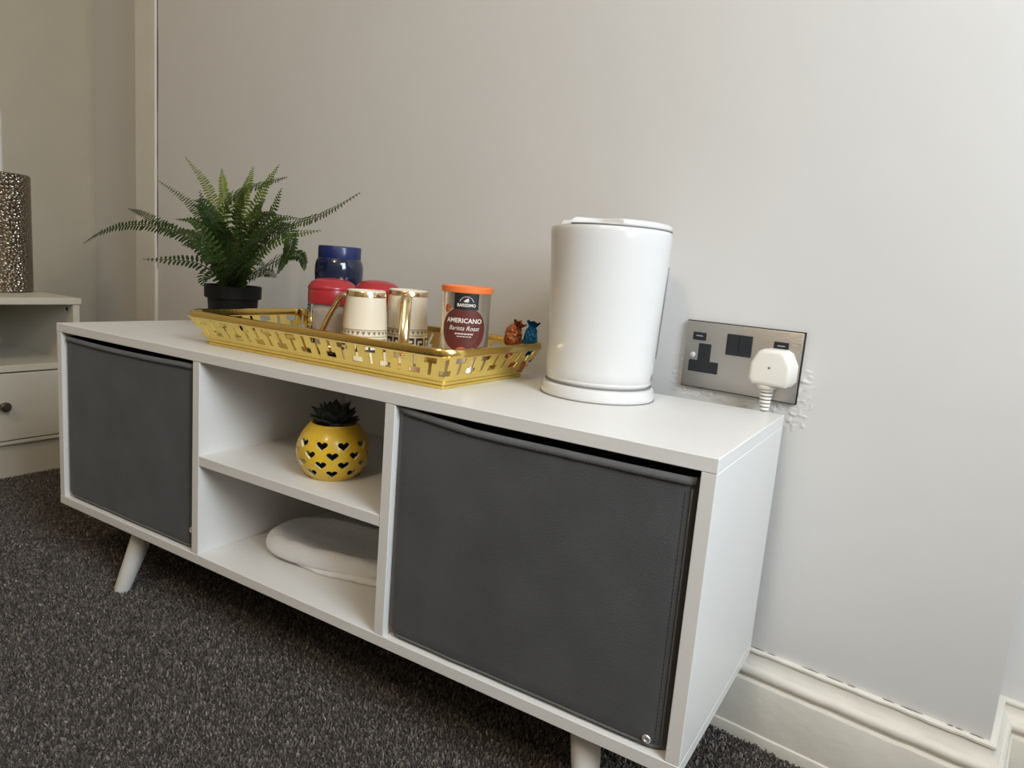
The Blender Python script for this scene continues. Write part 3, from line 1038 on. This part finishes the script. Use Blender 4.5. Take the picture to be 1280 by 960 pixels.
sweet((.785, .240, .4735), (.015, .013, .0145), M['foil_brown'], 'crumpled copper foil sweet low in the right end of the tray', 1.3, (-.7, -.4, .2))
sweet((.756, .236, .4700), (.011, .011, .0125), M['foil_gold'], 'small golden foil sweet on the tray floor left of the copper one', 4.1, (-.8, -.5, .3))
sweet((.772, .2500, .5075), (.013, .011, .0165), M['foil_brown'], 'brown foil sweet on top, poking above the rim beside the blue one', 2.2, (.5, .1, 1))
sweet((.797, .2585, .5000), (.010, .010, .0260), M['foil_blue'], 'bright blue foil sweet at the back right corner of the tray', 7.4, (.1, .1, 1))

# ------------------------------------------------------------------ double wall socket and plug
sk = empty('wall_socket', W(-.068, 0, .509), 'brushed steel double wall socket with usb slots and black inserts', 'socket', -TH)


def wmap(bm):
    for v in bm.verts:
        v.co = W(*v.co)
    return bm


def wbox(u0, u1, y0, y1, z0, z1, bev=0, seg=2):
    return wmap(box(u0, u1, y0, y1, z0, z1, bev, seg=seg))


part('gasket', wbox(-.1478, .0119, -.0038, 0, .4628, .5552, .0008), M['black_edge'], sk)
part('face_plate', wbox(-.1466, .0107, -.0072, -.0030, .4640, .5540, .0012), M['steel'], sk, smooth=True)
part('switch', wbox(-.0872, -.0702, -.0092, -.006, .5142, .5424, .0009), M['black_plastic'], sk, smooth=True)
part('switch', wbox(-.0698, -.0526, -.0088, -.006, .5142, .5424, .0009), M['black_plastic'], sk, smooth=True)
Tsh = [(-.1374, .4852), (-.0960, .4852), (-.0955, .4862), (-.0955, .5000), (-.0965, .5012), (-.1080, .5012), (-.1080, .5240), (-.1090, .5250), (-.1250, .5250), (-.1260, .5240), (-.1260, .5012), (-.1370, .5012), (-.1380, .5000), (-.1380, .4862)]
so = part('outlet', wmap(prism(Tsh, -.0080, -.006, .0006)), M['black_plastic'], sk)
for a in ((-.1197, -.1143, .5065, .5165), (-.1335, -.1255, .4905, .4950), (-.1085, -.1005, .4905, .4950)):
    part('pin_slot', wbox(a[0], a[1], -.0083, -.0078, a[2], a[3]), M['dark_gap'], so)
for u0 in (-.1358, -.0248):
    us = part('usb_port', wbox(u0, u0 + .0190, -.0084, -.006, .5288, .5398, .0010), M['black_plastic'], sk, smooth=True)
    part('usb_tongue', wbox(u0 + .0050, u0 + .0145, -.0087, -.008, .5343, .5354), M['rivet'], us)
bm = lathe([(.0036, 0), (.0036, .0008), (.0024, .0016), (0, .0018)], seg=20)
bmesh.ops.transform(bm, matrix=Matrix.Translation((-.1335, -.0072, .5080)) @ Matrix.Rotation(math.radians(90), 4, 'X'), verts=bm.verts)
part('screw', wmap(bm), M['rivet'], sk, smooth=True)

pg = empty('mains_plug', W(-.0165, -.0095, .485), 'ivory three-pin plug pushed into the right half of the wall socket', 'plug', -TH)
out = [(-.0110, .5310), (.0110, .5310), (.0175, .5278), (.0258, .5125), (.0262, .4922), (.0210, .4852), (-.0210, .4852), (-.0262, .4922), (-.0258, .5125), (-.0175, .5278)]
out = [(x - .0165, z) for x, z in out]
bm = prism(out, -.0385, -.0074, .0058, 4)
part('plug_body', wmap(bm), M['plug'], pg, smooth=True)
bm = lathe([(.0016, 0), (.0016, .0004), (0, .0004)], seg=12)
bmesh.ops.transform(bm, matrix=Matrix.Translation((-.0165, -.0385, .508)) @ Matrix.Rotation(math.radians(90), 4, 'X'), verts=bm.verts)
part('mould_mark', wmap(bm), M['seam'], pg)
bm = lathe([(.0120, .4880), (.0128, .4830), (.0110, .4800), (.0085, .4795)], (-.0215, -.0225, 0), 24)
part('cable_collar', wmap(bm), M['plug'], pg, smooth=True)
bm = lathe([(.0066, .4800), (.0048, .4510), (0, .4510)], (-.0215, -.0215, 0), 20)
part('strain_core', wmap(bm), M['seam'], pg, smooth=True)
for i in range(6):
    z = .4775 - i * .0047
    r = .0083 - i * .0005
    part('strain_ring', wmap(lathe([(r - .003, z - .0016), (r, z - .0016), (r + .0003, z), (r, z + .0014), (r - .003, z + .0014)], (-.0215, -.0215, 0), 20, cap=False)), M['plug'], pg, smooth=True)
cd = spline([(-.0215, -.0210, .4515), (-.0216, -.0185, .44), (-.022, -.0135, .40), (-.024, -.0120, .30), (-.040, -.0125, .20), (-.075, -.0125, .150), (-.13, -.0125, .1375), (-.25, -.014, .1365)], 40)
part('cord', wmap(tube(cd, .0034, 10)), M['plug'], pg, smooth=True)

# ------------------------------------------------------------------ yellow pot with heart openings and a succulent
YX, YY = .5935, .0775
yp = empty('heart_pot', (YX, YY, SH), 'round yellow ceramic pot pierced with little hearts on the middle shelf', 'pot')
outer = [(.0, 0), (.0300, 0), (.0345, .0022), (.0425, .0100), (.0485, .0210), (.0512, .0330), (.0508, .0440), (.0475, .0550), (.0420, .0650), (.0365, .0720), (.0335, .0755), (.0328, .0775)]
inner = [(.0300, .0772), (.0305, .0745), (.0345, .0690), (.0390, .0630), (.0440, .0540), (.0470, .0440), (.0474, .0330), (.0450, .0230), (.0395, .0130), (.0300, .0050), (0, .0040)]


def smooth_prof(pr, n):
    P = spline([(r, 0, z) for r, z in pr], n)
    return [(max(0, p.x), p.z) for p in P]


shell = lathe(smooth_prof(outer, 40)[0:] + smooth_prof(inner, 36), (YX, YY, SH), 96)
pot = part('pot_shell', shell, [M['yellow'], M['glaze_edge']], yp, smooth='all')


def heart(n=18):
    pts = []
    for i in range(n):
        t = 2 * math.pi * (i + .5) / n
        x = 16 * math.sin(t) ** 3
        y = 13 * math.cos(t) - 5 * math.cos(2 * t) - 2 * math.cos(3 * t) - math.cos(4 * t)
        pts.append((x / 16, (y + 2.5) / 15))
    return pts


YFACE = math.atan2(-.628 - YY, 1.302 - YX)
cut = bmesh.new()
hrows = [(.0130, 0), (.0255, .5), (.0375, 0), (.0515, .5)]
hrows = [(.0130, .0), (.0262, .5), (.0392, .0), (.0525, .5)]
for z, ph in hrows:
    for k in range(10):
        a = YFACE + math.radians(-1) + (k + ph) * 2 * math.pi / 10
        # local surface slope: cut straight inwards
        A, C = [], []
        sw = .0084 if z > .02 else .0078
        for x, y in heart():
            for r, L_ in ((.020, A), (.062, C)):
                px = YX + r * math.cos(a) - x * sw * math.sin(a) * 1.0
                py = YY + r * math.sin(a) + x * sw * math.cos(a) * 1.0
                L_.append(cut.verts.new((px, py, SH + z + y * .0062)))
        cut.faces.new(A); cut.faces.new(C)
        for i in range(len(A)):
            cut.faces.new((A[i], A[(i + 1) % len(A)], C[(i + 1) % len(A)], C[i]))
cutter = part('heart_cutter', cut, [M['yellow'], M['glaze_edge']], None)
cutter.data.polygons.foreach_set('material_index', [1] * len(cutter.data.polygons))
cutter.data.transform(world_of(yp).inverted())
md = pot.modifiers.new('cut', 'BOOLEAN')
cutter.matrix_world = world_of(yp)
md.object = cutter
md.operation = 'DIFFERENCE'
md.solver = 'EXACT'
bpy.context.view_layer.update()
dg = bpy.context.evaluated_depsgraph_get()
newme = bpy.data.meshes.new_from_object(pot.evaluated_get(dg))
pot.modifiers.clear()
pot.data = newme
pot.data.name = 'pot_shell'
bpy.data.objects.remove(cutter)
pot.data.set_sharp_from_angle(angle=math.radians(45))

su = empty('succulent', (YX, YY, SH + .0046), 'dark green succulent rosette with pointed leaves growing in the yellow pot', 'plant')
part('soil_plug', lathe([(.0285, .0056), (.0300, .008), (.0310, .060), (.0298, .0700), (0, .0715)], (YX, YY, SH), 32), M['soil'], su, smooth=True)


def fleshy_leaf():
    bm = bmesh.new()
    L_, Wd, Th = 1.0, .23, .11
    rows = []
    n = 9
    for i in range(n):
        t = i / (n - 1)
        w = Wd * (.55 + 1.0 * math.sin(math.pi * min(1, t * .95 + .05)) ** .8) * (1 - t ** 5) + .004
        th = Th * (1 - t ** 3) + .004
        rows.append([bm.verts.new((w * math.cos(a), -th * math.sin(a) + .16 * t * t, t * L_)) for a in [2 * math.pi * k / 8 for k in range(8)]])
    for A, C in zip(rows[:-1], rows[1:]):
        for k in range(8):
            bm.faces.new((A[k], A[(k + 1) % 8], C[(k + 1) % 8], C[k]))
    bm.faces.new(rows[0]); bm.faces.new(rows[-1])
    return bm


lf = None
rs = random.Random(11)
for ring, (n, tilt, ln, r0, z0) in enumerate(((10, 54, .031, .009, .0705), (9, 36, .036, .007, .0715), (7, 21, .039, .004, .0720), (4, 8, .040, .002, .0725))):
    for k in range(n):
        a = 2 * math.pi * (k + .5 * ring) / n + rs.uniform(-.12, .12)
        l = ln * rs.uniform(.88, 1.08)
        if lf is None:
            lf = part('leaf', fleshy_leaf(), M['succulent'], su, smooth='all', local=True)
            o = lf
        else:
            o = lf.copy(); COL.objects.link(o)
        o.parent = su
        o.matrix_local = (Matrix.Translation((r0 * math.cos(a), r0 * math.sin(a), z0 - .0046)) @ Matrix.Rotation(a - math.pi / 2, 4, 'Z') @
                          Matrix.Rotation(-math.radians(tilt + rs.uniform(-7, 7)), 4, 'X') @ Matrix.Diagonal((l * .95, l, l, 1)))

# ------------------------------------------------------------------ folded white cloth on the lower shelf
fc = empty('folded_cloth', (.585, .135, B + T), 'flat white folded cloth with rounded end lying in the lower open shelf', 'cloth')


def pad(cx, cy, a, b_, rot, z0, h, dish, seed, ex=2.6, crump=1.0):
    bm = bmesh.new()
    nr, ns_ = 22, 96
    cr, sr = math.cos(rot), math.sin(rot)
    rings = []
    prof = [(0, 1 - dish), (.2, 1 - dish), (.4, 1 - dish * .95), (.55, 1 - dish * .8), (.68, 1 - dish * .45), (.78, 1 - dish * .1), (.86, 1), (.92, .96), (.965, .82), (.99, .6), (1.0, .4), (.99, .18), (.96, .02), (.9, 0), (.4, 0), (0, 0)]
    for k, (q, hz) in enumerate(prof):
        if q == 0:
            rings.append([bm.verts.new((cx, cy, z0 + hz * h))]); continue
        ring = []
        for i in range(ns_):
            t = 2 * math.pi * i / ns_
            c_, s_ = math.cos(t), math.sin(t)
            taper = 1 - .12 * c_
            x = a * math.copysign(abs(c_) ** (2 / ex), c_) * q
            y = b_ * math.copysign(abs(s_) ** (2 / ex), s_) * q * taper
            nz = noise.noise((x * 28 + seed, y * 28, seed)) * .0022 * crump + noise.noise((x * 80, y * 80 + seed, hz)) * .0012 * crump
            X, Y = cx + x * cr - y * sr, cy + x * sr + y * cr
            ring.append(bm.verts.new((X, Y, max(z0, z0 + hz * h + (nz if hz > .05 else 0)))))
        rings.append(ring)
    for A, C in zip(rings[:-1], rings[1:]):
        for i in range(ns_):
            i2 = (i + 1) % ns_
            if len(A) == 1: bm.faces.new((A[0], C[i], C[i2]))
            elif len(C) == 1: bm.faces.new((A[i], A[i2], C[0]))
            else: bm.faces.new((A[i], A[i2], C[i2], C[i]))
    return bm


part('lower_fold', pad(.612, .138, .130, .060, .19, B + T, .010, .1, 3.0, 2.4, 1.5), M['cloth'], fc, smooth='all')
part('upper_fold', pad(.575, .137, .136, .066, .19, B + T + .0065, .029, .45, 8.0), M['cloth'], fc, smooth='all')

# ------------------------------------------------------------------ potted fern
FX, FY = .190, .212
fp = empty('potted_fern', (FX, FY, TOP), 'green artificial fern in a black plastic pot at the left end', 'plant')
part('pot', lathe([(.034, 0), (.0385, 0), (.0395, .002), (.0435, .060), (.0475, .0610), (.0490, .0620), (.0495, .0830), (.0480, .0842), (.0462, .0835), (.0455, .070), (0, .069)], (FX, FY, TOP), 56), M['pot_black'], fp, smooth=True)
part('soil', lathe([(.0450, .0705), (.036, .074), (.018, .0785), (0, .080)], (FX, FY, TOP), 32), M['soil'], fp, smooth=True)
FRONDS = [
    [(.184,.205,.544), (.111,.190,.606), (.044,.170,.628), (-.026,.150,.630), (-.091,.130,.612), (-.147,.125,.588)],
    [(.184,.200,.541), (.152,.170,.569), (.115,.140,.572), (.062,.120,.569)],
    [(.162,.220,.545), (.080,.240,.628), (-.010,.260,.681), (-.150,.280,.729)],
    [(.166,.220,.549), (.100,.250,.645), (.026,.270,.719), (-.071,.290,.777)],
    [(.168,.215,.543), (.070,.230,.594), (-.053,.240,.631), (-.152,.250,.656), (-.208,.250,.666)],
    [(.157,.230,.550), (.105,.260,.661), (.078,.270,.715), (.059,.280,.751)],
    [(.186,.215,.551), (.208,.210,.659), (.226,.210,.708), (.227,.220,.744)],
    [(.184,.220,.551), (.221,.220,.653), (.246,.230,.711), (.270,.240,.751)],
    [(.197,.200,.552), (.218,.170,.662), (.272,.160,.695), (.344,.150,.707), (.408,.140,.716)],
    [(.200,.210,.551), (.254,.200,.618), (.313,.190,.663), (.337,.190,.704)],
    [(.196,.215,.548), (.274,.210,.609), (.355,.200,.647), (.439,.190,.666), (.523,.180,.699)],
    [(.189,.220,.544), (.237,.240,.603), (.298,.250,.632), (.357,.260,.644)],
    [(.231,.190,.548), (.335,.160,.619), (.409,.140,.640), (.444,.120,.615), (.436,.115,.590), (.429,.110,.569)],
    [(.218,.200,.543), (.324,.170,.574), (.408,.150,.598), (.447,.140,.596), (.460,.135,.578)],
    [(.215,.190,.551), (.279,.150,.629), (.312,.130,.673), (.326,.125,.691)],
    [(.195,.200,.550), (.192,.170,.627), (.177,.160,.660), (.165,.160,.694)],
    [(.222,.190,.550), (.311,.160,.611), (.368,.140,.638), (.411,.130,.654)],
    [(.202,.190,.542), (.208,.150,.558), (.219,.130,.547), (.231,.125,.534)],
    [(.231,.190,.542), (.313,.160,.561), (.367,.140,.568), (.402,.130,.563)],
    [(.206,.190,.545), (.207,.150,.592), (.199,.130,.603), (.176,.120,.600)],
    [(.222,.185,.549), (.290,.130,.602), (.313,.100,.626), (.318,.085,.632)],
    [(.226,.185,.549), (.320,.130,.597), (.381,.100,.614), (.420,.085,.617)],
    [(.226,.180,.546), (.279,.120,.574), (.292,.090,.584), (.282,.080,.578)],
    [(.237,.180,.547), (.339,.120,.576), (.400,.090,.585), (.434,.080,.582)],
    [(.164,.230,.549), (.134,.260,.655), (.116,.280,.697), (.116,.290,.722)],
    [(.171,.220,.549), (.118,.220,.635), (.098,.220,.657), (.071,.220,.674)],
    [(.182,.220,.550), (.222,.220,.639), (.242,.220,.672), (.259,.220,.689)],
    [(.174,.230,.546), (.188,.270,.621), (.208,.290,.650), (.222,.310,.655)],
    [(.150,.230,.545), (.021,.270,.605), (-.054,.290,.627), (-.128,.310,.626)],
    [(.229,.180,.546), (.295,.130,.569), (.334,.100,.583), (.350,.085,.583)],
]



def frond(path, mat_, seed, nleaf, maxlen):
    rs = random.Random(seed)
    n = nleaf * 2
    base = (FX + (path[0][0] - FX) * .35, FY + (path[0][1] - FY) * .35, TOP + .076)
    P = spline([base] + list(path), n)
    bm = bmesh.new()
    tube([P[i] for i in range(0, n, 2)] + [P[-1]], [.0013 - .0009 * i / (nleaf) for i in range(nleaf + 1)], 5, bm)
    up = Vector((.38, -.72, .55)).normalized()
    for i in range(2, n):
        t = i / (n - 1)
        if t < .10: continue
        T_ = (P[min(i + 1, n - 1)] - P[max(i - 1, 0)]).normalized()
        side = T_.cross(up)
        if side.length < .2: side = T_.cross(Vector((0, 0, 1)))
        side.normalize()
        nrm = side.cross(T_).normalized()
        env = min(1, (t - .06) / .22) ** .7 * (1 - max(0, (t - .45) / .55) ** 1.5 * .86)
        for s in ((1, -1) if True else ()):
            L_ = maxlen * env * rs.uniform(.88, 1.08)
            w = min(.0026, L_ * .19 + .0005)
            dirn = (side * s * .93 + T_ * .34 + nrm * rs.uniform(-.22, .10)).normalized()
            wv = dirn.cross(nrm).normalized()
            p0 = P[i] + T_ * (.0012 * s)
            mid = p0 + dirn * (L_ * .45) + nrm * .0006
            v = [bm.verts.new(q) for q in (p0, p0 + dirn * (L_ * .18) + wv * (w * .75), mid + wv * w, p0 + dirn * (L_ * .82) + wv * (w * .72), p0 + dirn * L_ - nrm * .0008,
                                           p0 + dirn * (L_ * .82) - wv * (w * .72), mid - wv * w, p0 + dirn * (L_ * .18) - wv * (w * .75), mid - nrm * .0006)]
            for k in range(8):
                bm.faces.new((v[8], v[k], v[(k + 1) % 8]))
    return bm


def seg_len(path):
    return sum((Vector(a) - Vector(b_)).length for a, b_ in zip(path[:-1], path[1:]))


LIGHT = {3, 5, 6, 7, 11}
MID = {2, 8, 9, 10, 14, 24, 26}
rs = random.Random(21)
paths = list(FRONDS)
for k in range(26):                          # short inner fronds that fill the heart of the plant
    a = 2 * math.pi * (k + rs.uniform(-.3, .3)) / 13
    reach = rs.uniform(.04, .085); hgt = rs.uniform(.07, .145)
    d = Vector((math.cos(a), math.sin(a), 0))
    b_ = Vector((FX, FY, TOP + .085)) + d * .012
    paths.append([tuple(b_), tuple(b_ + d * reach * .35 + Vector((0, 0, hgt * .62))), tuple(b_ + d * reach * .8 + Vector((0, 0, hgt * .98))), tuple(b_ + d * reach * 1.25 + Vector((0, 0, hgt * 1.02)))])
for i, p in enumerate(paths):
    n = max(8, min(30, int(seg_len(p) / .0114)))
    m = M['fern_light'] if i in LIGHT else (M['fern_mid'] if i in MID or (i > 29 and i % 4 == 0) else M['fern'])
    part('frond', frond(p, m, i + 1, n, .0168 if i < 30 else .0145), m, fp)
